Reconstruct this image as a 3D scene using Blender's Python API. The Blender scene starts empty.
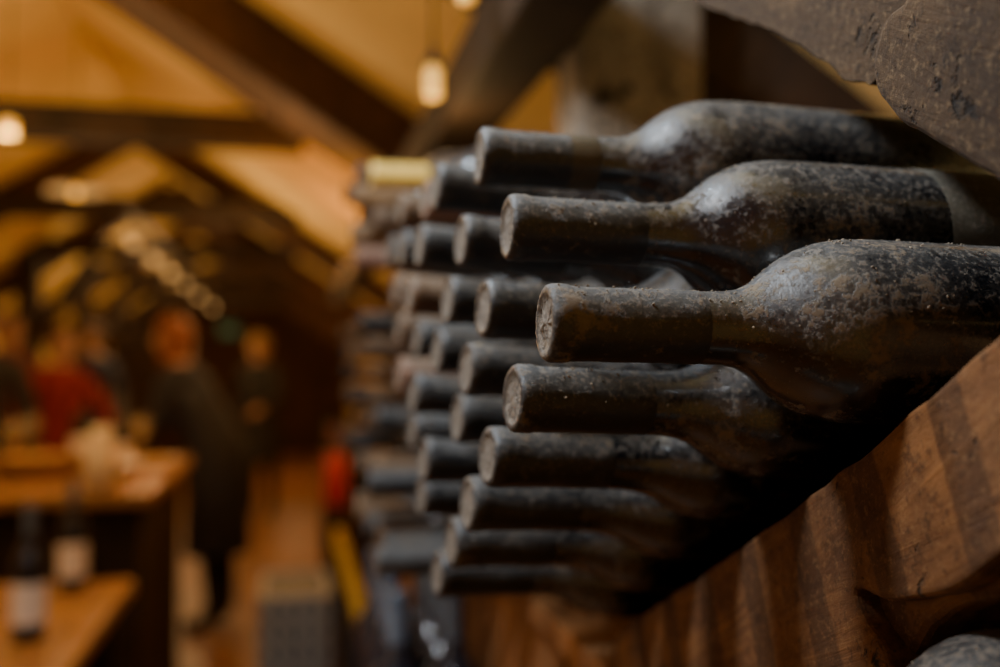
import bpy, bmesh, math, random
from mathutils import Vector, Matrix, noise
random.seed(7)
H=1.35; F=972.2; YAW=math.radians(12.2); PIT=math.radians(2.15)
sc=bpy.context.scene
# ---------------- camera
cam=bpy.data.cameras.new("camera"); cam.lens=35; cam.sensor_width=36
co=bpy.data.objects.new("camera",cam); sc.collection.objects.link(co)
co.location=(0,0,H); co.rotation_euler=(math.pi/2+PIT,0,-YAW)
cam.clip_start=0.01; cam.clip_end=100
cam.dof.use_dof=True; cam.dof.focus_distance=0.41; cam.dof.aperture_fstop=3.0; cam.dof.aperture_blades=0
sc.camera=co
RC=co.rotation_euler.to_matrix()
def ray(x,y): return (RC@Vector((x-500,333.5-y,-F))).normalized()
def onX(x,y,X):
    d=ray(x,y); t=X/d.x; return Vector((X,d.y*t,H+d.z*t))
def onY(x,y,Y):
    d=ray(x,y); t=Y/d.y; return Vector((d.x*t,Y,H+d.z*t))
def onZ(x,y,Z):
    d=ray(x,y); t=(Z-H)/d.z; return Vector((d.x*t,d.y*t,Z))

# ---------------- materials
def newmat(name):
    m=bpy.data.materials.new(name); m.use_nodes=True
    nt=m.node_tree; b=nt.nodes["Principled BSDF"]; return m,nt,b
def N(nt,t,**k):
    n=nt.nodes.new(t)
    for a,v in k.items(): setattr(n,a,v)
    return n
def mixc(nt,fac,a,b,bt='MIX'):
    n=nt.nodes.new('ShaderNodeMix'); n.data_type='RGBA'; n.blend_type=bt
    for s,v in ((0,fac),(6,a),(7,b)):
        if isinstance(v,(int,float)): n.inputs[s].default_value=v
        elif isinstance(v,tuple): n.inputs[s].default_value=(*v,1)
        else: nt.links.new(v,n.inputs[s])
    return n.outputs[2]
def math_(nt,op,a,b=None,c=None,clamp=False):
    n=nt.nodes.new('ShaderNodeMath'); n.operation=op; n.use_clamp=clamp
    for i,v in enumerate((a,b,c)):
        if v is None: continue
        if isinstance(v,(int,float)): n.inputs[i].default_value=v
        else: nt.links.new(v,n.inputs[i])
    return n.outputs[0]
def coords(nt,scale=(1,1,1),rand=True,rot=(0,0,0)):
    tc=N(nt,'ShaderNodeTexCoord'); mp=N(nt,'ShaderNodeMapping')
    nt.links.new(tc.outputs['Object'],mp.inputs[0]); mp.inputs['Scale'].default_value=scale; mp.inputs['Rotation'].default_value=rot
    if rand:
        oi=N(nt,'ShaderNodeObjectInfo'); v=N(nt,'ShaderNodeVectorMath',operation='SCALE')
        v.inputs[0].default_value=(7,13,5); nt.links.new(oi.outputs['Random'],v.inputs['Scale'])
        a=N(nt,'ShaderNodeVectorMath',operation='ADD'); nt.links.new(mp.outputs[0],a.inputs[0]); nt.links.new(v.outputs[0],a.inputs[1])
        return a.outputs[0]
    return mp.outputs[0]
def noise_(nt,vec,scale,detail=4,rough=.6,dist=0):
    n=N(nt,'ShaderNodeTexNoise'); n.inputs['Scale'].default_value=scale; n.inputs['Detail'].default_value=detail
    n.inputs['Roughness'].default_value=rough; n.inputs['Distortion'].default_value=dist
    nt.links.new(vec,n.inputs['Vector']); return n.outputs['Fac']
def ramp(nt,fac,a,b,clamp=True):
    n=N(nt,'ShaderNodeMapRange'); nt.links.new(fac,n.inputs[0]); n.inputs[1].default_value=a; n.inputs[2].default_value=b
    return n.outputs[0]
def simple(name,col,rough=.6,metal=0,var=.25,scale=20,emit=None,es=0,bump=0.0):
    m,nt,b=newmat(name); v=coords(nt); f=noise_(nt,v,scale)
    c=mixc(nt,f,tuple(x*(1-var) for x in col),tuple(min(1,x*(1+var)) for x in col)); nt.links.new(c,b.inputs['Base Color'])
    b.inputs['Roughness'].default_value=rough; b.inputs['Metallic'].default_value=metal
    if emit: b.inputs['Emission Color'].default_value=(*emit,1); b.inputs['Emission Strength'].default_value=es
    if bump:
        bp=N(nt,'ShaderNodeBump'); bp.inputs['Strength'].default_value=bump; bp.inputs['Distance'].default_value=.01
        nt.links.new(f,bp.inputs['Height']); nt.links.new(bp.outputs[0],b.inputs['Normal'])
    return m
def dusty(name,base,rough,dust=(.15,.13,.11),amount=0.0,spec=.5,speck=.6,coat=0.0,bump=.5):
    m,nt,b=newmat(name); v=coords(nt)
    big=noise_(nt,v,18,5,.6); fine=noise_(nt,v,330,4,.75); mid=noise_(nt,v,75,7,.75); grit=noise_(nt,v,900,2,.6)
    g=N(nt,'ShaderNodeNewGeometry'); sx=N(nt,'ShaderNodeSeparateXYZ'); nt.links.new(g.outputs['Normal'],sx.inputs[0])
    up=math_(nt,'MULTIPLY',sx.outputs[2],.26)
    s=math_(nt,'ADD',up,math_(nt,'MULTIPLY',mid,1.0)); s=math_(nt,'ADD',s,math_(nt,'MULTIPLY',big,.9)); s=math_(nt,'ADD',s,math_(nt,'MULTIPLY',fine,.8))
    film=ramp(nt,s,1.22-amount,1.86-amount)
    sp=ramp(nt,math_(nt,'ADD',fine,math_(nt,'MULTIPLY',up,.30)),.57-amount*.2,.65-amount*.2)
    clump=ramp(nt,math_(nt,'ADD',math_(nt,'ADD',mid,math_(nt,'MULTIPLY',big,.6)),math_(nt,'MULTIPLY',fine,.45)),1.12,1.20)
    dustc=mixc(nt,ramp(nt,grit,.35,.65),tuple(x*.6 for x in dust),tuple(x*1.35 for x in dust))
    c=mixc(nt,film,base,dustc)
    c=mixc(nt,math_(nt,'MULTIPLY',sp,speck),c,(.155,.128,.098))
    c=mixc(nt,math_(nt,'MULTIPLY',clump,.8),c,(.14,.104,.066))
    nt.links.new(c,b.inputs['Base Color'])
    mx=math_(nt,'MAXIMUM',film,sp)
    r=N(nt,'ShaderNodeMapRange'); nt.links.new(math_(nt,'MAXIMUM',math_(nt,'MULTIPLY',mx,.95),clump),r.inputs[0]); r.inputs[3].default_value=rough; r.inputs[4].default_value=.95
    nt.links.new(r.outputs[0],b.inputs['Roughness'])
    b.inputs['Specular IOR Level'].default_value=spec
    if coat:
        cw=math_(nt,'MULTIPLY',math_(nt,'SUBTRACT',1.0,math_(nt,'MULTIPLY',mx,.75)),coat); nt.links.new(cw,b.inputs['Coat Weight']); b.inputs['Coat Roughness'].default_value=.15
    h=math_(nt,'ADD',math_(nt,'MULTIPLY',fine,.5),math_(nt,'MULTIPLY',clump,1.4)); h=math_(nt,'ADD',h,math_(nt,'MULTIPLY',mid,.4)); h=math_(nt,'ADD',h,math_(nt,'MULTIPLY',math_(nt,'MULTIPLY',grit,film),.35))
    bp=N(nt,'ShaderNodeBump'); bp.inputs['Strength'].default_value=bump; bp.inputs['Distance'].default_value=.0010
    nt.links.new(h,bp.inputs['Height']); nt.links.new(bp.outputs[0],b.inputs['Normal'])
    return m
def wood(name,a,b_,c,scale=1,axis=1,rough=.6,speck=0.0,bump=.4,rand=True,spk=(.12,.078,.040),rot=(0,0,0),bands=0,pits=(.63,.57)):
    m,nt,b=newmat(name); s=[14,14,14]; s[axis]=1.6
    tc=coords(nt,(1,1,1),rand,rot); mp=N(nt,'ShaderNodeMapping'); nt.links.new(tc,mp.inputs[0]); mp.inputs['Scale'].default_value=tuple(x*scale for x in s); v=mp.outputs[0]
    v2=coords(nt,(1,1,1),rand)
    g=noise_(nt,v,3.2,8,.7,.9); big=noise_(nt,v2,9*scale,4); fn=noise_(nt,v2,150*scale,5,.7)
    col=mixc(nt,ramp(nt,g,.36,.64),a,b_); col=mixc(nt,ramp(nt,big,.42,.72),col,c)
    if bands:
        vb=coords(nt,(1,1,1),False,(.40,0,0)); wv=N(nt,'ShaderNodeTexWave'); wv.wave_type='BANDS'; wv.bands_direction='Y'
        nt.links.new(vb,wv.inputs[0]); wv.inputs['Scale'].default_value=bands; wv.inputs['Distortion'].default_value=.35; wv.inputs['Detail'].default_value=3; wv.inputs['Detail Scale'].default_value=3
        neck_shadow=ramp(nt,math_(nt,'ADD',wv.outputs['Fac'],math_(nt,'MULTIPLY',fn,.2)),.78,.88); col=mixc(nt,math_(nt,'MULTIPLY',neck_shadow,.60),col,tuple(x*.3 for x in a))  # bottle-neck shadow stripes painted as dark bands into the wood colour
    col=mixc(nt,math_(nt,'MULTIPLY',ramp(nt,fn,.53,.64),.6),col,tuple(x*.3 for x in a))
    h=math_(nt,'ADD',g,math_(nt,'MULTIPLY',fn,.35))
    if speck:
        pit=noise_(nt,v2,42*scale,5,.7,.5); d=ramp(nt,pit,pits[0],pits[1])
        col=mixc(nt,d,(.010,.007,.005),col)
        dd=ramp(nt,noise_(nt,v2,240*scale,4,.8),.53,.64); col=mixc(nt,math_(nt,'MULTIPLY',dd,speck),col,spk)
        h=math_(nt,'ADD',h,d)
    nt.links.new(col,b.inputs['Base Color']); b.inputs['Roughness'].default_value=rough; b.inputs['Specular IOR Level'].default_value=.25
    bp=N(nt,'ShaderNodeBump'); bp.inputs['Strength'].default_value=bump; bp.inputs['Distance'].default_value=.003
    nt.links.new(h,bp.inputs['Height']); nt.links.new(bp.outputs[0],b.inputs['Normal'])
    return m

M_glass=dusty("dusty_dark_glass",(.004,.006,.009),.15,dust=(.054,.050,.045),coat=1.0,bump=.45)
M_foil=dusty("dusty_black_foil",(.011,.013,.016),.36,dust=(.062,.056,.049))
M_foilbrown=dusty("dusty_brown_foil",(.10,.050,.022),.45,dust=(.12,.08,.042))
M_foilrose=dusty("dusty_rose_foil",(.19,.09,.055),.45,dust=(.18,.11,.065))
M_foiltan=dusty("dusty_tan_foil",(.23,.13,.055),.45,dust=(.18,.12,.065))
M_foilgold=dusty("dusty_gold_foil",(.70,.44,.09),.3,dust=(.40,.28,.10),amount=-.25)
M_mouth=dusty("dusty_bottle_top",(.045,.036,.027),.85,dust=(.15,.122,.09),amount=.2,speck=.9,bump=1.0)
M_crumb=simple("dust_crumb",(.19,.15,.105),.95,var=.4,scale=300)
M_band=simple("capsule_band",(.06,.045,.025),.5,.3,scale=200)
M_label=dusty("aged_paper_label",(.065,.054,.034),.8,dust=(.10,.088,.062),amount=.1)
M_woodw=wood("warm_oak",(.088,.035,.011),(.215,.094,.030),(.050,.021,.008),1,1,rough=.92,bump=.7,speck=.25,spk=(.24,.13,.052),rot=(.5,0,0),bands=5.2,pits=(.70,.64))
M_woodp=wood("panel_oak",(.17,.070,.022),(.33,.145,.048),(.10,.042,.015),1,2,rough=.8,bump=.8)
M_woodd=wood("dusty_oak",(.032,.018,.008),(.064,.037,.016),(.020,.011,.005),1,1,.95,speck=.6,bump=1.0,rot=(-.5,0,0),spk=(.12,.078,.038),pits=(.66,.59))
M_woodk=wood("dark_oak",(.022,.013,.008),(.048,.028,.015),(.014,.009,.005),.6,2,.85)
M_woodr=wood("roof_oak",(.052,.023,.009),(.115,.052,.019),(.034,.015,.007),.4,0,.8)
M_post=wood("grey_oak",(.13,.105,.08),(.30,.25,.19),(.08,.066,.051),.5,2,.9,speck=.4,bump=1.0,spk=(.30,.25,.19))
M_table=wood("table_oak",(.30,.14,.046),(.48,.25,.083),(.24,.12,.04),.5,1,.45)
M_plaster=simple("ochre_plaster",(.76,.54,.20),.9,var=.28,scale=2.0,bump=.1)
M_black=simple("black_iron",(.02,.018,.016),.5)
M_bulb=simple("warm_bulb_glow",(.9,.6,.2),.4,emit=(1,.43,.05),es=1.3)
M_bulbs=simple("small_bulb_glow",(.9,.7,.4),.4,emit=(1,.58,.22),es=.8)
M_darkglass=simple("clean_dark_glass",(.012,.014,.02),.12)
M_paper=simple("white_paper_label",(.85,.80,.72),.8,var=.1)
M_bluefoil=simple("blue_black_foil",(.12,.165,.23),.25,.5)
M_skin=simple("skin",(.45,.24,.16),.55,var=.08)

# ---------------- helpers
def link(o): sc.collection.objects.link(o); return o
def meta(o,label=None,cat=None,group=None,kind=None):
    if label: o["label"]=label
    if cat: o["category"]=cat
    if group: o["group"]=group
    if kind: o["kind"]=kind
    return o
def obj(name,me,mats=(),parent=None,smooth=False):
    for m in mats: me.materials.append(m)
    o=bpy.data.objects.new(name,me); link(o)
    if parent: o.parent=parent
    if smooth:
        for p in me.polygons: p.use_smooth=True
    return o
def empty(name,loc=(0,0,0)):
    e=bpy.data.objects.new(name,None); e.empty_display_size=.05; e.location=loc; return link(e)
def addbox(bm,lo,hi,mi=0,M=None):
    vs=[bm.verts.new(Vector((x,y,z)) if M is None else M@Vector((x,y,z))) for x in (lo[0],hi[0]) for y in (lo[1],hi[1]) for z in (lo[2],hi[2])]
    for f in ((0,1,3,2),(4,6,7,5),(0,4,5,1),(2,3,7,6),(0,2,6,4),(1,5,7,3)):
        fa=bm.faces.new([vs[i] for i in f]); fa.material_index=mi
def boxes(name,lst,mats,parent=None,bevel=0,origin=None):
    bm=bmesh.new(); og=Vector(origin) if origin else Vector((0,0,0))
    for b in lst: addbox(bm,Vector(b[0])-og,Vector(b[1])-og,b[2] if len(b)>2 else 0)
    bmesh.ops.recalc_face_normals(bm,faces=bm.faces)
    me=bpy.data.meshes.new(name); bm.to_mesh(me); bm.free()
    o=obj(name,me,mats,None)
    if parent: o.parent=parent; o.location=og-parent.location
    else: o.location=og
    if bevel:
        md=o.modifiers.new("bevel",'BEVEL'); md.width=bevel; md.segments=2; md.limit_method='ANGLE'
    return o
def beam(name,p,q,w,h,mat,parent=None,up=Vector((0,0,1)),bevel=.006,wob=0):
    p=Vector(p);q=Vector(q); d=(q-p); L=d.length; d.normalize()
    s=d.cross(up)
    if s.length<1e-3: s=Vector((1,0,0))
    s.normalize(); u=s.cross(d)
    R=Matrix((s,d,u)).transposed()
    bm=bmesh.new(); n=max(1,int(L/.12)) if wob else 1
    rings=[]
    for i in range(n+1):
        y=-L/2+L*i/n; r=[]
        for (a,b) in ((-w/2,-h/2),(w/2,-h/2),(w/2,h/2),(-w/2,h/2)):
            a2=a+random.uniform(-wob,wob); b2=b+random.uniform(-wob,wob); r.append(bm.verts.new((a2,y,b2)))
        rings.append(r)
    for i in range(n):
        for k in range(4): bm.faces.new((rings[i][k],rings[i][(k+1)%4],rings[i+1][(k+1)%4],rings[i+1][k]))
    bm.faces.new(rings[0]); bm.faces.new(rings[-1])
    bmesh.ops.recalc_face_normals(bm,faces=bm.faces)
    me=bpy.data.meshes.new(name); bm.to_mesh(me); bm.free()
    o=obj(name,me,[mat]); c=(p+q)/2
    T=Matrix.Translation(c)@R.to_4x4()
    if parent: o.parent=parent; T=Matrix.Translation(-parent.location)@T
    o.matrix_basis=T
    md=o.modifiers.new("bevel",'BEVEL'); md.width=bevel; md.segments=2; md.limit_method='ANGLE'
    return o
def lathe(prof,seg=48,mis=None,cap=False):
    bm=bmesh.new(); rings=[]
    for (z,r) in prof:
        if r<1e-6: rings.append([bm.verts.new((0,0,z))])
        else: rings.append([bm.verts.new((r*math.cos(2*math.pi*k/seg),r*math.sin(2*math.pi*k/seg),z)) for k in range(seg)])
    for i in range(len(rings)-1):
        a,b=rings[i],rings[i+1]; mi=mis[i] if mis else 0
        for k in range(seg):
            k2=(k+1)%seg
            if len(a)==1 and len(b)==1: continue
            if len(a)==1: f=bm.faces.new((a[0],b[k],b[k2]))
            elif len(b)==1: f=bm.faces.new((a[k],b[0],a[k2]))
            else: f=bm.faces.new((a[k],b[k],b[k2],a[k2]))
            f.material_index=mi; f.smooth=True
    bmesh.ops.recalc_face_normals(bm,faces=bm.faces)
    me=bpy.data.meshes.new("lathe"); bm.to_mesh(me); bm.free(); return me

# ---------------- bottle meshes: mouth at origin, axis +Z towards base
def gprof(R):
    k=R/.038
    return [(.055,0.0),(.055,.0146),(.067,.0152),(.078,.0157),(.084,.0166),(.091,.0192*(.5+.5*k)),(.098,.0240*k),(.105,.0290*k),(.112,.0328*k),(.120,.0356*k),(.129,.0372*k),(.141,.0379*k),(.156,.038*k),(.20,.0378*k),(.285,.038*k),(.292,.0368*k),(.297,.034*k),(.299,.029*k),(.297,.025*k),(.285,.012*k),(.280,0)]
def glass_mesh(R,seg=56):
    me=lathe(gprof(R),seg); me.name="bottle_glass"; return me
def capsule_mesh(foil,seg=64,crumb=0,band=False):
    pr=[(.0016,0),(.0015,.003),(.0014,.006),(.0016,.0088),(.0014,.0108),(.0006,.0118),(.0001,.0128),(.0003,.0142),(.0012,.0152),(.0030,.0158),(.006,.0160),(.009,.0159),(.0110,.0155),(.02,.0153),(.03,.0152),(.04,.0152),(.050,.0153),(.0600,.01540),(.0660,.01538),(.0675,.0150)]
    mis=[1,1,1,1,1]+[0]*(len(pr)-6)
    if band: mis[-3:-1]=[2,2]
    me=lathe(pr,seg,mis); me.name="capsule"
    for v in me.vertices:
        p=v.co; n=noise.noise(p*260)*.00035+noise.noise(p*90)*.00040
        rr=math.hypot(p.x,p.y)
        if p.z>.065: n*=.2
        if p.z<.0020 and rr<.0112: v.co.z+=noise.noise(p*500)*.0006*(1+crumb)
        if p.z<.0012: v.co.z+=abs(noise.noise(p*300+Vector((3,3,3))))*.0010
        if rr>.012: v.co.x+=p.x/rr*n; v.co.y+=p.y/rr*n
    me.materials.append(foil); me.materials.append(M_mouth); me.materials.append(M_band)
    return me
G={}
for R in (.0327,.0360,.037,.0382,.0405):
    g=glass_mesh(R); g.materials.append(M_glass); G[R]=g
C={'dark':capsule_mesh(M_foil),'crumb':capsule_mesh(M_foil,crumb=2),'band':capsule_mesh(M_foil,band=True),'brown':capsule_mesh(M_foilbrown),
   'rose':capsule_mesh(M_foilrose),'tan':capsule_mesh(M_foiltan),'gold':capsule_mesh(M_foilgold)}
LBL={'dark':"dusty dark glass wine bottle with black foil lying in wooden rack",
 'crumb':"dusty dark wine bottle with crumbling dirt on its capped mouth",
 'band':"dusty dark wine bottle with brown band on foil, in rack",
 'brown':"dusty wine bottle with brown foil lying in wooden rack",
 'rose':"dusty wine bottle with faded rose foil lying in rack",
 'tan':"dusty wine bottle with tan foil lying in wooden rack",
 'gold':"wine bottle with gold foil capsule lying on rack top"}
def bottle(m,d,R=.037,cap='dark',group="dusty wine bottles lying in the rack",label=None,crumbs=0):
    d=Vector(d).normalized(); q=Vector((0,0,1)).rotation_difference(d)
    o=bpy.data.objects.new("wine_bottle",G[R]); link(o)
    Mx=q.to_matrix().to_4x4()@Matrix.Rotation(random.uniform(0,6.28),4,'Z')
    o.matrix_basis=Matrix.Translation(Vector(m))@Mx
    c=bpy.data.objects.new("foil_capsule",C[cap]); link(c); c.parent=o
    meta(o,label or LBL[cap],"bottle",group)
    if crumbs:
        pr=[(.004,.0159),(.01,.0157),(.06,.0153)]+gprof(R)[3:14]
        upl=Mx.to_3x3().inverted()@Vector((0,0,1)); bm=bmesh.new()
        a0=math.atan2(upl.y,upl.x); n=0
        while n<crumbs:
            z=random.uniform(.004,.19)
            for k in range(len(pr)-1):
                if pr[k][0]<=z<=pr[k+1][0]:
                    t=(z-pr[k][0])/(pr[k+1][0]-pr[k][0]); r=pr[k][1]*(1-t)+pr[k+1][1]*t; break
            else: continue
            a=a0+random.gauss(0,.75)
            pp=Vector((r*math.cos(a),r*math.sin(a),z))
            if noise.noise(pp*70)<.05 and random.random()<.75: continue
            s=random.choice([.0002,.00025,.0003,.0004,.0006])
            T=Matrix.Translation(pp)@Matrix.Rotation(random.uniform(0,6),4,Vector((random.random()+.1,random.random(),random.random())))@Matrix.Diagonal((s*random.uniform(.6,2),s,s*random.uniform(.4,1),1))
            bmesh.ops.create_icosphere(bm,subdivisions=1,radius=1,matrix=T); n+=1
        me=bpy.data.meshes.new("dust_crumbs"); bm.to_mesh(me); bm.free()
        x=obj("dust_crumbs",me,[M_crumb],o); x["kind"]="stuff"; x["label"]="loose brown dust crumbs"
    return o
A0=Vector((.38,.019)); U=Vector((.0585,-.032)); V=Vector((.070,.0457)); un=U.normalized()
fan=[0,.0117,.0150,.0155,.0160,.0165]
jmax=[2,3,4,5,5,4]
for i in range(6):
    for j in range(jmax[i]+1):
        p=A0+U*i+V*j
        if i==0: p.y+=(0,.0032,.0066)[j]
        if j>=2 and i>0: p.y+=random.uniform(-.0006,.0006)
        R=(.0405,.0360,.0327,.0327,.0327,.0327)[i]; cap='dark'
        if i==0 and j==0: cap='crumb'
        if i==0 and j==2: cap='band'
        if i>=2 and j>=3: cap=random.choice(['dark','dark','brown','dark','rose'])
        off=un*fan[i]
        x=.100 + (0 if (j==0 or (i<=1 and j<=2)) else random.uniform(-.010,.006))
        dz=-.0025 if i==0 else 0
        lab=None
        if (i,j)==(0,0): lab="thick-bodied dusty dark wine bottle with crumbling dirt on its mouth"
        if (i,j)==(0,1): lab="dusty dark wine bottle with faded paper label on its body"
        cr=0
        if i==0: cr=450
        elif i<=2 and j<=1: cr=220
        o=bottle((x,p.x,H+p.y),(.13,off.x,off.y+dz),R,cap,label=lab,crumbs=cr)
        if (i,j)==(0,1):
            lm=lathe([(.212,.0406),(.213,.0409),(.28,.0409),(.281,.0406)],56); lm.name="label"; lm.materials.append(M_label)
            l=bpy.data.objects.new("paper_label",lm); link(l); l.parent=o
def fillV(Yv,Zv,n,keep,caps,gold=None,X=.100):
    r=.037
    for i in range(n):
        for j in range(n):
            Y=Yv+(j-i)*.0685; Z=Zv+.047+(i+j)*.0395
            if not keep(i,j,Y,Z): continue
            if (i,j)==gold: bottle((.088,Y,H+Z),(1,0,0),r,'gold'); continue
            bottle((X+random.uniform(-.025,.01),Y,H+Z),(1,random.uniform(-.003,.003),random.uniform(-.003,.002)),r,random.choice(caps))
mixcaps=['dark','dark','brown','brown','brown','rose','tan']
fillV(1.245,.096,4,lambda i,j,Y,Z:(i+j)<=2 or (i,j) in ((0,3),(1,2)),mixcaps,(2,0))
fillV(1.77,-.21,6,lambda i,j,Y,Z:(i+j)<7,mixcaps,None,.125)
for r,(ks) in enumerate(([-3,-2,-1,0,1,2,3],[-1.5,-.5,.5,1.5],[0])):
    for k in ks:
        bottle((.105+random.uniform(-.02,.01),1.245+k*.0775,H-.197+.0675*r),(1,random.uniform(-.003,.003),0),.037,'dark' if k<-1 else random.choice(mixcaps))
bottle((.125,.312,H-.1335),(1,0,0),.0382,'dark',crumbs=200)

# ---------------- rack
rack=empty("wine_rack",(.34,1.2,0))
meta(rack,"heavy old oak diamond-lattice wine rack full of dusty bottles","wine rack")
def slab(name,pts,X0,X1,mat,bev=.006,rnd=2,w=.0018):
    ps=[onX(x,y,X0) for x,y in pts]
    for _ in range(rnd):
        q=[]
        for k in range(len(ps)):
            a=ps[k]; b=ps[(k+1)%len(ps)]; L=(b-a).length; f=min(.25,.010/max(L,1e-6))
            q.append(a.lerp(b,f)); q.append(a.lerp(b,1-f))
        ps=q
    bm=bmesh.new(); c=sum((Vector((X0,p.y,p.z)) for p in ps),Vector())/len(ps)
    out=[]
    for k in range(len(ps)):
        a=ps[k]; b=ps[(k+1)%len(ps)]; n=max(1,int((b-a).length/.006))
        for t in range(n):
            p=a.lerp(b,t/n); out.append(Vector((X0,p.y+noise.noise(p*55)*w,p.z+noise.noise(p*55+Vector((5,5,5)))*w)))
    f0=[bm.verts.new(p-c) for p in out]; f1=[bm.verts.new(p-c+Vector((X1-X0,0,0))) for p in out]
    bm.faces.new(f0); bm.faces.new(list(reversed(f1)))
    for k in range(len(out)):
        f=bm.faces.new((f0[k],f1[k],f1[(k+1)%len(out)],f0[(k+1)%len(out)]))
    bmesh.ops.recalc_face_normals(bm,faces=bm.faces)
    me=bpy.data.meshes.new(name); bm.to_mesh(me); bm.free()
    o=obj(name,me,[mat]); o.parent=rack; o.location=c-rack.location
    md=o.modifiers.new("bevel",'BEVEL'); md.width=bev; md.segments=3; md.limit_method='ANGLE'; md.angle_limit=math.radians(60)
    return o
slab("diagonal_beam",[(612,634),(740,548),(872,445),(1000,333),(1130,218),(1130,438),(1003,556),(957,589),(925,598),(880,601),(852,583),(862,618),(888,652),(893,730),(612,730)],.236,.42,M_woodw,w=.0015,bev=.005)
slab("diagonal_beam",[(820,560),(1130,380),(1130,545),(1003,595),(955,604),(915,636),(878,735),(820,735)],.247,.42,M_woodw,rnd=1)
slab("diagonal_beam",[(600,-60),(690,0),(775,32),(858,86),(872,92),(890,40),(920,-15),(920,-90),(650,-90)],.266,.42,M_woodd,w=.003)
slab("diagonal_beam",[(908,-12),(884,14),(870,42),(869,98),(884,112),(1000,187),(1130,262),(1130,-90),(908,-90)],.245,.42,M_woodd,w=.0035,bev=.01)
def rb(p,q): return beam("diagonal_beam",(.345,p[0],H+p[1]),(.345,q[0],H+q[1]),.15,.055,M_woodd,rack,wob=.001)
rb((.83,-.190),(1.235,.046)); rb((.97,.2095),(1.255,.0525-.004)); rb((1.29,.035),(1.735,-.222))
rb((1.28,.075),(1.73,.33)); rb((1.80,-.232),(2.28,.045))
boxes("shelf_board",[((.246,.745,H-.262),(.43,2.35,H-.236))],[M_woodp],rack,.004,(.3,1.5,H-.25))
pl=[]; y=.745; k=0
while y<2.34:
    w=.17; pl.append(((.262-.004*(k%2),y,0),(.29,min(2.35,y+w-.006),H-.264))); y+=w; k+=1
boxes("front_panel",pl,[M_woodp],rack,.003,(.27,1.5,.5))
boxes("back_panel",[((.445,.18+.19*k,0),(.465,.18+.19*k+.184,H+.10)) for k in range(11)],[M_woodk],rack,.003,(.455,1.2,.7))
boxes("post",[((.355,1.18,H+.275),(.53,1.28,H+.585)),((.47,1.19,0),(.53,1.27,H+.28))],[M_post],rack,.008,(.5,1.24,.9))
beam("top_rail",(.30,.45,H+.46),(.30,6.0,H+.46),.10,.10,M_woodk,rack,bevel=.01)
boxes("post",[((.25,2.37,0),(.35,2.47,H+.408))],[M_woodr],rack,.01,(.30,2.42,.9))

# ---------------- room shell
XR=.95; XL=-2.65; RX=-.95; S=.65
def roofz(X): return H+.75+(.3-X)*S if X>RX else H+.75+(.3-RX)*S-(RX-X)*S
def polymesh(name,quads,mat,kind="structure"):
    bm=bmesh.new()
    for q in quads: bm.faces.new([bm.verts.new(p) for p in q])
    me=bpy.data.meshes.new(name); bm.to_mesh(me); bm.free()
    o=obj(name,me,[mat]); o["kind"]=kind; return o
Y0,Y1=-1.6,16
M_floor=wood("floor_planks",(.21,.090,.026),(.36,.165,.05),(.155,.066,.022),.35,1,.4,rand=False)
boxes("floor",[((XL-.1,Y0-.1,-.06),(XR+.1,Y1+.1,0))],[M_floor])["kind"]="structure"
boxes("wall_right",[((XR,Y0,0),(XR+.1,Y1,roofz(XR)+.05))],[M_plaster])["kind"]="structure"
boxes("wall_left",[((XL-.1,Y0,0),(XL,Y1,roofz(XL)+.05))],[M_plaster])["kind"]="structure"
def gable(name,y,t,mat):
    bm=bmesh.new(); pr=[(XL,0),(XR,0),(XR,roofz(XR)),(RX,roofz(RX)),(XL,roofz(XL))]
    a=[bm.verts.new((x,y,z)) for x,z in pr]; b=[bm.verts.new((x,y+t,z)) for x,z in pr]
    bm.faces.new(a); bm.faces.new(list(reversed(b)))
    for k in range(5): bm.faces.new((a[k],b[k],b[(k+1)%5],a[(k+1)%5]))
    bmesh.ops.recalc_face_normals(bm,faces=bm.faces)
    me=bpy.data.meshes.new(name); bm.to_mesh(me); bm.free(); o=obj(name,me,[mat]); o["kind"]="structure"
gable("wall_back",Y1,.1,M_woodr); gable("wall_front",Y0-.1,.1,M_plaster)
polymesh("ceiling",[[(XR+.1,Y0,roofz(XR+.1)),(XR+.1,Y1,roofz(XR+.1)),(RX,Y1,roofz(RX)),(RX,Y0,roofz(RX))],
 [(RX,Y0,roofz(RX)),(RX,Y1,roofz(RX)),(XL-.1,Y1,roofz(XL)-.065),(XL-.1,Y0,roofz(XL)-.065)],
 ],M_plaster)
tn=[0]
def trim(*a,**k):
    tn[0]+=1; o=beam("trim_%d"%tn[0],*a,**k); o["kind"]="structure"; return o
def rafters(Y,w,h,m=None):
    trim((XR-.0,Y,roofz(XR)-h/2-.02),(RX,Y,roofz(RX)-h/2-.02),w,h,m or M_woodr)
    trim((RX,Y,roofz(RX)-h/2-.02),(XL,Y,roofz(XL)-h/2-.02),w,h,m or M_woodr)
rafters(2.93,.42,.16)
rafters(1.43,.33,.12,M_woodk)
for Y in (6.3,8.3,10.3,12.3,14.3): rafters(Y,.2,.14)
for Y in (3.9,5.9,7.9,9.9,11.9,13.9):
    z=H+.93
    trim((.05,Y,z),(XL+.35,Y,z),.14,.13,M_woodk)
for Y in (8,10,12,14):
    trim((-1.95,Y,0),(-1.95,Y,roofz(-1.95)-.02),.16,.16,M_woodk)
    trim((-1.95,Y,1.5),(-1.5,Y,2.22),.1,.1,M_woodk)
trim((.90,1.85,0),(.90,1.85,roofz(.9)-.02),.1,.42,M_woodk)
trim((.90,1.15,0),(.90,1.15,roofz(.9)-.02),.1,.3,M_woodk)

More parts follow.
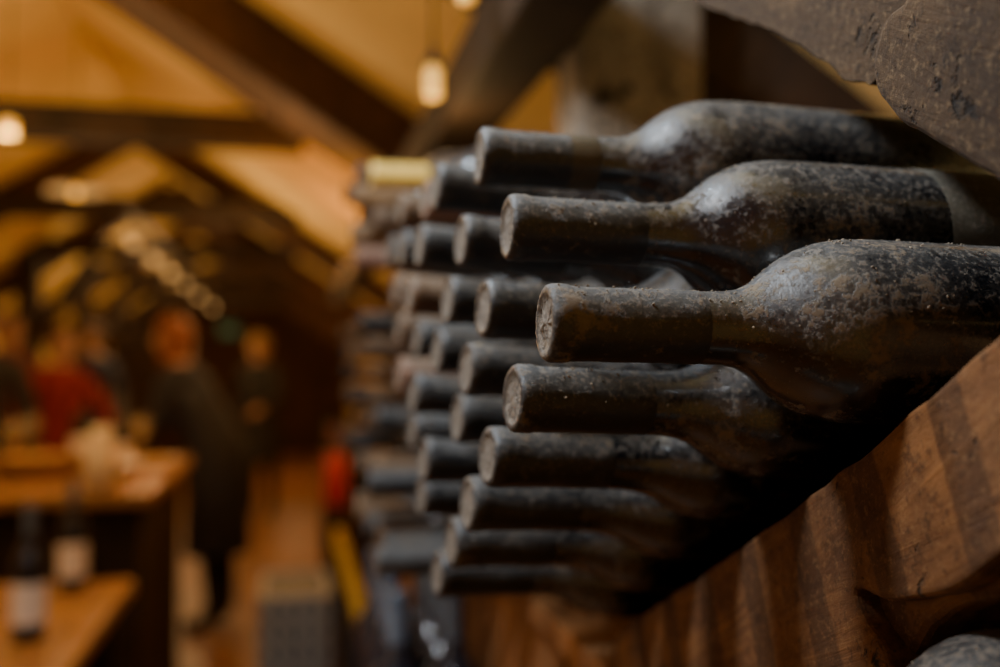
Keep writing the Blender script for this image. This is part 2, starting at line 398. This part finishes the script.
# ---------------- lamps, plus added unseen lights
M_shade=simple("pale_enamel_shade",(.28,.22,.14),.5)
def ptl(p,e,col=(1,.62,.26),rad=.1,parent=None):
    l=bpy.data.lights.new("lamp_or_fill_light",'POINT'); l.energy=e; l.color=col; l.shadow_soft_size=rad
    lo=bpy.data.objects.new("lamp_or_fill_light",l); link(lo); lo.location=p
    if parent: lo.parent=parent
def bulb_lamp(p,size=.03,elong=1.5,cordtop=None,mat=M_bulb,label="glowing warm pendant bulb hanging from black cord",energy=6,shade=False,rad=.04,group=None,col=(1,.62,.26)):
    root=empty("pendant_lamp",p); meta(root,label,"lamp",group)
    me=lathe([(-size*elong,0),(-size*elong*.95,size*.7),(-size*elong*.75,size),(size*elong*.6,size),(size*elong*.85,size*.75),(size*elong,size*.4),(size*elong,0)],20)
    obj("bulb",me,[mat],root)
    top=cordtop if cordtop else roofz(p[0])
    me=lathe([(size*elong,0),(size*elong*.9,size*1.1),(size*elong+size*.5,size*1.1),(size*elong+size*1.2,size*.5),(size*elong+size*1.9,size*.45),(size*elong+size*2.0,.0025),(top-p[2],.0025),(top-p[2],0)],14)
    obj("socket",me,[M_black],root)
    if shade:
        s=shade; me=lathe([(size*.2,s),(size*.3,s*1.0),(size*1.6,s*.45),(size*elong+size,size*.6),(size*elong+size*1.0,size*.52),(size*1.5,s*.42),(size*.3,s*.97)],28)
        obj("lamp_shade",me,[M_shade],root)
    if energy: ptl((0,0,-size*elong-.05-rad),energy,col,rad,root)
    return root
bulb_lamp(tuple(onY(433,82,1.5)),.0135,2.0,energy=1.6)
bulb_lamp(tuple(onY(466,-10,1.13)),.012,1.3,energy=0)
bulb_lamp(tuple(onY(8,127,3.3)),.024,1.0,energy=15)
bulb_lamp(tuple(onY(76,192,4.7)),.018,1.1,energy=8,shade=.13,label="enamel pendant lamp hanging on cord above tasting counter",rad=.12)
for (Y) in (4.4,5.0,5.7,6.5,7.5,8.8):
    bulb_lamp((-.66,Y,H+.545),.020,1.0,cordtop=H+.645,mat=M_bulbs,energy=0,label="small spotlight bulb on a hanging rail",group="spotlights on the hanging rail")
r=beam("lamp_rail",(-.66,4.2,H+.66),(-.66,9.1,H+.66),.03,.03,M_black); meta(r,"black lighting rail hung under the tie beams","light rail")
ptl((-1.2,8.8,2.1),38); ptl((-1.2,12.8,2.2),36); ptl((-.3,5.6,1.95),12); ptl((-1.0,2.2,2.2),19)  # unseen point lights added to warm the room, no fixtures
ptl((.80,1.02,1.62),.8,(1,.45,.10),.03)  # unseen orange light added behind the rack to brighten the gap
ptl((-1.6,10.8,1.6),15); ptl((-.05,7.0,1.5),19,(1,.58,.22)); ptl((.1,12.0,1.3),10,(1,.56,.22))  # more unseen points added for the far room and aisle floor
ptl((.12,4.7,1.85),6,(1,.42,.10),.05); ptl((.14,3.62,1.90),14,(1,.33,.03),.04)
def area(p,tgt,size,e,col):
    l=bpy.data.lights.new("area_light",'AREA'); l.energy=e; l.color=col; l.size=size; l.shape='SQUARE'
    lo=bpy.data.objects.new("area_light",l); link(lo); lo.location=p
    lo.rotation_euler=(Vector(tgt)-Vector(p)).to_track_quat('-Z','Y').to_euler()
area((-.32,.50,2.10),(.2,.42,1.38),.10,14,(.90,.95,1.0))
area((-.14,.80,2.12),(.2,.45,1.38),.08,9,(.68,.84,1.0))  # unseen cool light added for highlights on the bottle shoulders
area((-1.1,.55,1.42),(.24,.45,1.28),.3,1.5,(1,.78,.54))  # unseen warm fill added at left for beam faces and bottles
area((-.7,.85,.95),(.25,.58,1.22),.4,1.2,(1,.80,.60))  # unseen low fill added to lift the dark bottle undersides

# ---------------- aisle objects by the rack
def case(name,lo,hi,mat,label,cat="crate",group=None,bands=True):
    lo=Vector(lo);hi=Vector(hi); L=[(lo,hi)]
    if bands:
        n=3; h=(hi.z-lo.z)/n; L=[]
        for k in range(n): L.append(((lo.x,lo.y,lo.z+k*h+.002),(hi.x,hi.y,lo.z+(k+1)*h-.002)))
        L.append(((lo.x+.005,lo.y+.005,lo.z),(hi.x-.005,hi.y-.005,hi.z)))
        for x in (lo.x-.004,hi.x-.032): L.append(((x,lo.y-.006,lo.z+.001),(x+.036,lo.y+.02,hi.z-.001)))
    o=boxes(name,L,[mat],None,.002,((lo.x+hi.x)/2,(lo.y+hi.y)/2,lo.z)); meta(o,label,cat,group); return o
x0,x1=.098,.252
for k in range(3): case("wine_crate",(x0,1.22,.25*k),(x1,1.62,.25*k+.249),M_woodk,"dark wooden wine crate stacked beside the rack",group="stacked dark wine crates")
cr=boxes("open_carton",[((x0,1.215,.751),(x1,1.625,.765)),((x0,1.215,.765),(x0+.003,1.625,.86)),((x1-.003,1.215,.765),(x1,1.625,.86)),((x0+.003,1.215,.765),(x1-.003,1.220,.86)),((x0+.003,1.620,.765),(x1-.003,1.625,.86))],[M_woodk],None,0,((x0+x1)/2,1.42,.751))
meta(cr,"open dark crate holding upright wine bottles","crate")
gclean=glass_mesh(.0365,32); gclean.materials.append(M_darkglass)
cclean=capsule_mesh(M_bluefoil,32)
cred=capsule_mesh(simple("red_foil",(.25,.02,.02),.3),32)
cgold=capsule_mesh(simple("yellow_gold_foil",(.85,.55,.09),.35),32)
lblm=lathe([(.17,.0372),(.26,.0372)],32); lblm.materials.append(M_paper)
def stand(p,cap=cclean,label="upright dark wine bottle with blue-black foil",group=None,lab=False):
    o=bpy.data.objects.new("wine_bottle",gclean); link(o); o.location=(p[0],p[1],p[2]+.2992); o.rotation_euler=(math.pi,0,random.uniform(0,6))
    c=bpy.data.objects.new("foil_capsule",cap); link(c); c.parent=o
    if lab:
        l=bpy.data.objects.new("paper_label",lblm); link(l); l.parent=o
    meta(o,label,"bottle",group); return o
for a in range(2):
    for b in range(4): stand((.1381+a*.0738,1.27+b*.1,.766),group="upright bottles in the open crate")
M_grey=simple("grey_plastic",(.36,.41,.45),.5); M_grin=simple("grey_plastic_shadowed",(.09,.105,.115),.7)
def plastic_crate(lo,hi):
    L=[]; x0,y0,z0=lo;x1,y1,z1=hi
    L.append(((x0,y0,z0),(x1,y1,z0+.01)))
    n=5
    for k in range(n+1):
        z=z0+(z1-z0-.02)*k/n
        L.append(((x0,y0,z),(x1,y0+.012,z+.02))); L.append(((x0,y1-.012,z),(x1,y1,z+.02)))
        L.append(((x0,y0,z),(x0+.012,y1,z+.02))); L.append(((x1-.012,y0,z),(x1,y1,z+.02)))
    for k in range(5):
        x=x0+(x1-x0-.012)*k/4
        L.append(((x,y0+.001,z0),(x+.012,y0+.011,z1))); L.append(((x,y1-.011,z0),(x+.012,y1-.001,z1)))
    for k in range(9):
        y=y0+(y1-y0-.012)*k/8
        L.append(((x0+.001,y,z0),(x0+.011,y+.012,z1)))
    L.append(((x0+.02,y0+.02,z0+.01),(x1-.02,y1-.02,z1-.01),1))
    o=boxes("plastic_crate",L,[M_grey,M_grin],None,0,((x0+x1)/2,(y0+y1)/2,z0)); meta(o,"grey latticed plastic crate stacked in the aisle","crate","grey stacked crates")
plastic_crate((-.085,3.0,0),(.128,3.4,.334)); plastic_crate((-.085,3.0,.335),(.128,3.4,.67))
bench=empty("low_bench",(.185,3.3,0)); meta(bench,"narrow dark wooden bench displaying gold-topped bottles","bench")
boxes("bench_top",[((.135,2.55,.42),(.24,4.2,.45))],[M_woodr],bench,.004,(.19,3.3,.44))
for y in (2.6,4.1): boxes("leg",[((.15,y,0),(.225,y+.05,.419))],[M_woodk],bench,.003,(.19,y,.2))
for k in range(12): stand((.1875,2.62+k*.105,.451),cgold,"upright dark wine bottle with yellow gold foil","gold-topped bottles on the bench")
ptl((-.1,2.9,1.9),3,(1,.72,.40),.05)  # unseen point light added above the bench
case("wine_crate",(.135,3.92,.451),(.24,4.12,.80),M_woodk,"small dark wooden crate standing on narrow bench")
me=lathe([(0,0),(0,.048),(.004,.050),(.16,.050),(.170,.046),(.205,.040),(.21,.036),(.21,0)],28)
o=obj("gift_tin",me,[simple("red_tin",(.40,.02,.04),.45)]); o.location=(.1875,4.0,.801); meta(o,"tall round red gift tin standing on small crate","tin")
cab=empty("low_cabinet",(.5,4.8,0)); meta(cab,"low dark wood cabinet along the aisle","cabinet")
boxes("body",[((.22,4.35,0),(.80,6.6,.68))],[M_woodk],cab,.004,(.5,5,.3))
boxes("cabinet_top",[((.19,4.32,.68),(.83,6.63,.71))],[M_woodr],cab,.004,(.5,5,.69))
for k in range(15):
    for a in range(2): stand((.26+a*.10,4.42+k*.145,.711),random.choice([cclean,cclean,cred]),"upright dark wine bottle displayed on low cabinet","bottles displayed on the cabinet")

# ---------------- tables
def table(name,x0,y0,x1,y1,h,mat,label,leg=.06):
    e=empty(name,((x0+x1)/2,(y0+y1)/2,0)); meta(e,label,"table")
    boxes("table_top",[((x0,y0,h-.04),(x1,y1,h))],[mat],e,.006,((x0+x1)/2,(y0+y1)/2,h))
    for (x,y) in ((x0+.04,y0+.04),(x1-.04-leg,y0+.04),(x0+.04,y1-.04-leg),(x1-.04-leg,y1-.04-leg)):
        boxes("leg",[((x,y,0),(x+leg,y+leg,h-.041))],[M_woodk],e,.004,(x+leg/2,y+leg/2,0))
    boxes("apron",[((x0+.06,y0+.06,h-.13),(x1-.06,y0+.085,h-.041)),((x0+.06,y1-.085,h-.13),(x1-.06,y1-.06,h-.041)),((x1-.085,y0+.085,h-.13),(x1-.06,y1-.085,h-.041))],[M_woodk],e,0,((x0+x1)/2,(y0+y1)/2,h-.1))
    return e
table("wooden_table",-1.5,1.5,-.43,2.98,.75,M_table,"light oak table with upright wine bottles on it")
stand(tuple(onZ(28,640,.7505)),label="dark upright wine bottle with white label on oak table",lab=True)
stand(tuple(onZ(72,590,.7505)),label="dark upright wine bottle with pale label on oak table",lab=True)
ptl((-.9,1.5,1.75),2.5,(1,.8,.55),.1)  # unseen fill added to brighten the labelled table bottles
ct=empty("tasting_counter",(-1.4,3.9,0)); meta(ct,"wooden tasting counter with dark panelled base","counter")
boxes("counter_top",[((-2.4,3.35,.91),(-.44,4.75,.95))],[M_table],ct,.006,(-1.4,3.9,.93))
boxes("body",[((-2.3+.182*k,3.45,0),(-2.3+.182*k+.178,4.68,.909)) for k in range(10)],[M_woodk],ct,.003,(-1.4,3.9,.4))
M_clear,_nt,_b=newmat("clear_glass"); _b.inputs['Transmission Weight'].default_value=.9; _b.inputs['Base Color'].default_value=(.95,.9,.8,1)
_v=coords(_nt); _nt.links.new(ramp(_nt,noise_(_nt,_v,30),0,8),_b.inputs['Roughness'])
def wineglass(p):
    me=lathe([(0,0),(0,.034),(.003,.032),(.006,.006),(.09,.004),(.10,.012),(.12,.034),(.15,.040),(.20,.032),(.20,.031),(.15,.038),(.12,.031),(.104,.008),(.10,0)],24)
    o=obj("wine_glass",me,[M_clear]); o.location=p; meta(o,"clear stemmed wine glass standing on tasting counter","glass","wine glasses on the counter")
for x,y in ((140,462),(120,468),(88,458),(60,458),(30,460),(12,470)):
    p=onZ(x,y,.9505)
    if -2.3<p.x<-.52 and 3.4<p.y<4.7: wineglass(p)
bp=onZ(38,478,.951)
bk=lathe([(0,0),(0,.12),(.02,.135),(.08,.16),(.085,.165),(.085,.155),(.02,.125),(.012,0)],28)
o=obj("bread_basket",bk,[simple("wicker",(.35,.2,.08),.8,bump=.8,scale=80)]); o.location=bp; meta(o,"round wicker bread basket on tasting counter","basket")
M_bread=simple("bread_crust",(.72,.46,.20),.8,scale=12,bump=.5)
for k in range(3):
    me=lathe([(-.09,0),(-.085,.015),(-.06,.028),(0,.034),(.06,.028),(.085,.015),(.09,0)],16)
    o=obj("bread_roll",me,[M_bread]); o.location=bp+Vector((-.07+.07*k,0,.052)); o.rotation_euler=(math.pi/2,0,0); meta(o,"golden crusty bread roll lying in wicker basket","bread","bread rolls in the basket")
M_cer=simple("cream_ceramic",(.75,.62,.42),.35)
me=lathe([(0,0),(0,.05),(.12,.055),(.16,.03),(.21,.032),(.21,.028),(.16,.025),(.155,0)],24)
o=obj("ceramic_jug",me,[M_cer]); o.location=onZ(100,492,.9505); meta(o,"cream ceramic jug standing on tasting counter","jug")
for x,y in ((158,466),):
    me=lathe([(0,0),(0,.055),(.004,.06),(.015,.10),(.017,.105),(.017,.10),(.008,.055),(.006,0)],28)
    o=obj("plate",me,[M_cer]); o.location=onZ(x,y,.9505); o.location.x=min(o.location.x,-.56); meta(o,"cream ceramic plate on the tasting counter","plate")
    bpos=o.location+Vector((0,0,.022))
    for q in range(2):
        m3=lathe([(-.025,0),(-.023,.012),(0,.02),(.023,.012),(.025,0)],12)
        b3=obj("bread_piece",m3,[M_bread]); b3.location=bpos+Vector((-.024+.048*q,0,.0)); b3.rotation_euler=(math.pi/2,0,0); meta(b3,"small golden bread piece lying on cream plate","bread","bread pieces on the plate")
stand(tuple(onZ(80,468,.9505)),cred,"dark upright wine bottle on the tasting counter",lab=True)
stand(tuple(onZ(120,478,.9505)),cclean,"dark upright wine bottle on the tasting counter",lab=True)

# ---------------- people
M_eye=simple("eye",(.02,.02,.02),.2); M_lips=simple("lips",(.4,.12,.1),.5)
def person(loc,yaw,shirt,trous,hair,label,arms,hlen=.0,scale=1.0,lean=0.0,coat=None,chem=.5,cw=1.0):
    verts=[];rad=[];edges=[]
    def v(p,r,parent=None):
        verts.append(Vector(p)); rad.append(r if isinstance(r,tuple) else (r,r))
        i=len(verts)-1
        if parent is not None: edges.append((parent,i))
        return i
    L=lean; dzl=-L*.35
    pel=v((0,0,.95),(.15,.11)); wa=v((0,L*.2,1.10),(.125,.095),pel); ch=v((0,L*.6,1.28+dzl*.5),(.155,.11),wa)
    nb=v((0,L,1.42+dzl),(.10,.08),ch); nk=v((0,L*1.1+.01,1.50+dzl),.052,nb); jw=v((0,L*1.2+.035,1.555+dzl),(.062,.068),nk)
    hy=L*1.2
    cr_=v((0,hy+.02,1.63+dzl),(.075,.088),jw); v((0,hy+.015,1.70+dzl),(.045,.05),cr_)
    hands=[]
    for s,(el,wr,hd) in zip((-1,1),arms):
        sh=v((s*.165,L,1.39+dzl),.062,nb); e=v(el,.045,sh); w=v(wr,.030,e)
        hd=Vector(hd).normalized(); wv=Vector(wr); pm=v(wv+hd*.05,(.036,.022),w)
        side=hd.cross(Vector((0,0,1))); side=side.normalized() if side.length>.1 else Vector((0,1,0))
        dn=side.cross(hd)
        if dn.z>0: dn=-dn
        for q,(o_,l) in enumerate(((-.028,.060),(-.010,.072),(.009,.068),(.027,.052))):
            a=v(wv+hd*.095+side*o_,.0095,pm); b=v(wv+hd*(.095+l*.55)+side*o_*1.1+dn*.012,.0085,a); v(wv+hd*(.095+l*.85)+side*o_*1.1+dn*.034,.007,b)
        a=v(wv+hd*.04-side*.04*s,.011,w); v(wv+hd*.075-side*.055*s+dn*.015,.009,a)
        hands.append((wv,wv+hd*.1))
    for s in (-1,1):
        hp=v((s*.09,0,.88),.098,pel); kn=v((s*.10,.015,.50),.062,hp); an=v((s*.105,-.02,.10),.042,kn); he=v((s*.105,.02,.045),.042,an); v((s*.115,.15,.032),(.038,.028),he)
    me=bpy.data.meshes.new("person"); me.from_pydata([tuple(p) for p in verts],edges,[]); me.update()
    o=bpy.data.objects.new("tmp",me); link(o)
    md=o.modifiers.new("skin",'SKIN'); md.use_smooth_shade=True
    for i,sv in enumerate(me.skin_vertices[0].data):
        sv.radius=rad[i]; sv.use_root=(i==0)
    o.modifiers.new("sub",'SUBSURF').levels=2
    dg=bpy.context.evaluated_depsgraph_get(); dg.update(); m2=bpy.data.meshes.new_from_object(o.evaluated_get(dg))
    bpy.data.objects.remove(o)
    m2.materials.clear()
    for m in (shirt,trous,M_skin,M_black,M_eye,M_lips): m2.materials.append(m)
    bm=bmesh.new(); bm.from_mesh(m2)
    for f in bm.faces:
        c=f.calc_center_median(); mi=0; f.smooth=True
        if c.z>1.475+dzl and abs(c.x)<.12: mi=2
        elif any((c-a).length<.02 or (c-b).length<.115 for a,b in hands): mi=2
        elif c.z<.085: mi=3
        elif c.z<.93 and abs(c.x)<.22 and not any((c-a).length<.17 for a,b in hands): mi=1
        f.material_index=mi
    def ball(p,r,mi,sx=(1,1,1)):
        ret=bmesh.ops.create_icosphere(bm,subdivisions=2,radius=r,matrix=Matrix.Translation((p[0],p[1],p[2]+dzl))@Matrix.Diagonal((*sx,1)))
        for vv in ret['verts']:
            for f in vv.link_faces: f.material_index=mi; f.smooth=True
    fy=hy+.095
    ball((0,fy+.008,1.602),.016,2,(.8,1.1,1.5)); ball((-.03,fy-.008,1.63),.012,4); ball((.03,fy-.008,1.63),.012,4)
    ball((-.078,hy+.015,1.615),.024,2,(.4,.8,1.3)); ball((.078,hy+.015,1.615),.024,2,(.4,.8,1.3)); ball((0,fy-.006,1.565),.018,5,(1.3,.5,.35))
    bm.to_mesh(m2); bm.free()
    p=bpy.data.objects.new("person",m2); link(p); p.location=loc; p.rotation_euler=(0,0,yaw); p.scale=(scale,)*3
    meta(p,label,"person")
    bm=bmesh.new(); bmesh.ops.create_uvsphere(bm,u_segments=28,v_segments=18,radius=1)
    for vv in bm.verts:
        q=vv.co.copy(); x=q.x*.096; y=q.y*.108; z=q.z*.092
        if q.y>.35 and q.z<.45: y*=.55; x*=.9
        if q.z<0 and q.y<.35: z-=hlen*(-q.z); x*=1+.25*min(1,hlen*3)*(-q.z)
        n=noise.noise(q*4)*.012; vv.co=Vector((x,hy+.003+y+n,1.645+z+n+dzl))
    for f in bm.faces: f.smooth=True
    hm=bpy.data.meshes.new("hair"); bm.to_mesh(hm); bm.free(); hm.materials.append(hair)
    h=bpy.data.objects.new("hair",hm); link(h); h.parent=p
    if coat:
        cm=lathe([(chem,.205),(.62,.20),(.80,.195),(.98,.185),(1.10,.165),(1.22,.172),(1.33,.165),(1.33,.155),(1.10,.15),(.62,.19),(chem,.195)],36)
        for vv in cm.vertices:
            a=math.atan2(vv.co.y,vv.co.x); k=1+.04*math.sin(a*7)*(1.2-vv.co.z)
            t=max(0,(vv.co.z-.95)/.45)
            vv.co.x*=k*1.08*cw; vv.co.y*=k*.80*cw; vv.co.y+=L*t; vv.co.z+=dzl*t*.8
        cm.name="coat"; cm.materials.append(coat); q=bpy.data.objects.new("coat",cm); link(q); q.parent=p
    return p
ging=simple("auburn_hair",(.17,.046,.012),.6); blond=simple("blond_hair",(.32,.20,.07),.6); brown=simple("brown_hair",(.07,.032,.015),.6)
navy=simple("navy_cloth",(.013,.016,.028),.85); dark=simple("black_cloth",(.015,.014,.014),.85); red=simple("red_cloth",(.22,.009,.015),.8); blue=simple("blue_cloth",(.03,.045,.10),.8); plum=simple("plum_cloth",(.13,.03,.035),.8)
def P(x,Y):
    q=onY(x,400,Y); return (q.x,q.y,0)
reachL=((-.25,.24,1.10),(-.17,.50,1.02),(0,1,-.1)); reachR=((.25,.24,1.10),(.17,.50,1.02),(0,1,-.1))
hangL=((-.24,-.02,1.10),(-.25,.05,.84),(0,.1,-1)); hangR=((.24,-.02,1.10),(.25,.05,.84),(0,.1,-1))
person(P(220,5.35),math.radians(72),navy,dark,ging,"woman with long auburn hair in dark coat leaning over counter",[reachL,reachR],.24,.99,.22,coat=navy,chem=.40,cw=1.0)
person(P(56,6.1),math.radians(215),red,dark,brown,"person in red top standing behind the tasting counter",[reachL,hangR],.03,.94,.05)
person(P(90,8.6),math.radians(170),blue,dark,brown,"person in dark blue shirt standing behind the counter",[hangL,reachR],.0,1.0)
person(P(8,6.9),math.radians(215),plum,dark,brown,"person in plum red sweater standing near the counter",[hangL,reachR],.05,1.0)
person(P(-22,5.05),math.radians(190),dark,dark,brown,"person in black jacket standing beside tasting counter",[hangL,hangR],.0,.97,.0)
person(P(262,9.3),math.radians(160),dark,dark,blond,"person with blond hair in black coat standing in aisle",[reachL,hangR],.05,.98,.06,coat=dark,cw=.85)
p=onY(229,330,12)
o=boxes("exit_sign",[((p.x-.10,12,p.z-.06),(p.x+.10,12.04,p.z+.06))],[simple("green_sign_panel",(.03,.16,.11),.5,emit=(.1,.6,.4),es=.03)],None,.005,tuple(p)); meta(o,"small dim green exit sign hung in the aisle","sign")
o2=boxes("rod",[((-.005,.01,.061),(.005,.02,roofz(p.x)-p.z))],[M_black],None,0,None); o2.parent=o
w=bpy.data.worlds.new("world"); sc.world=w; w.use_nodes=True
w.node_tree.nodes['Background'].inputs[0].default_value=(.9,.6,.35,1); w.node_tree.nodes['Background'].inputs[1].default_value=.02
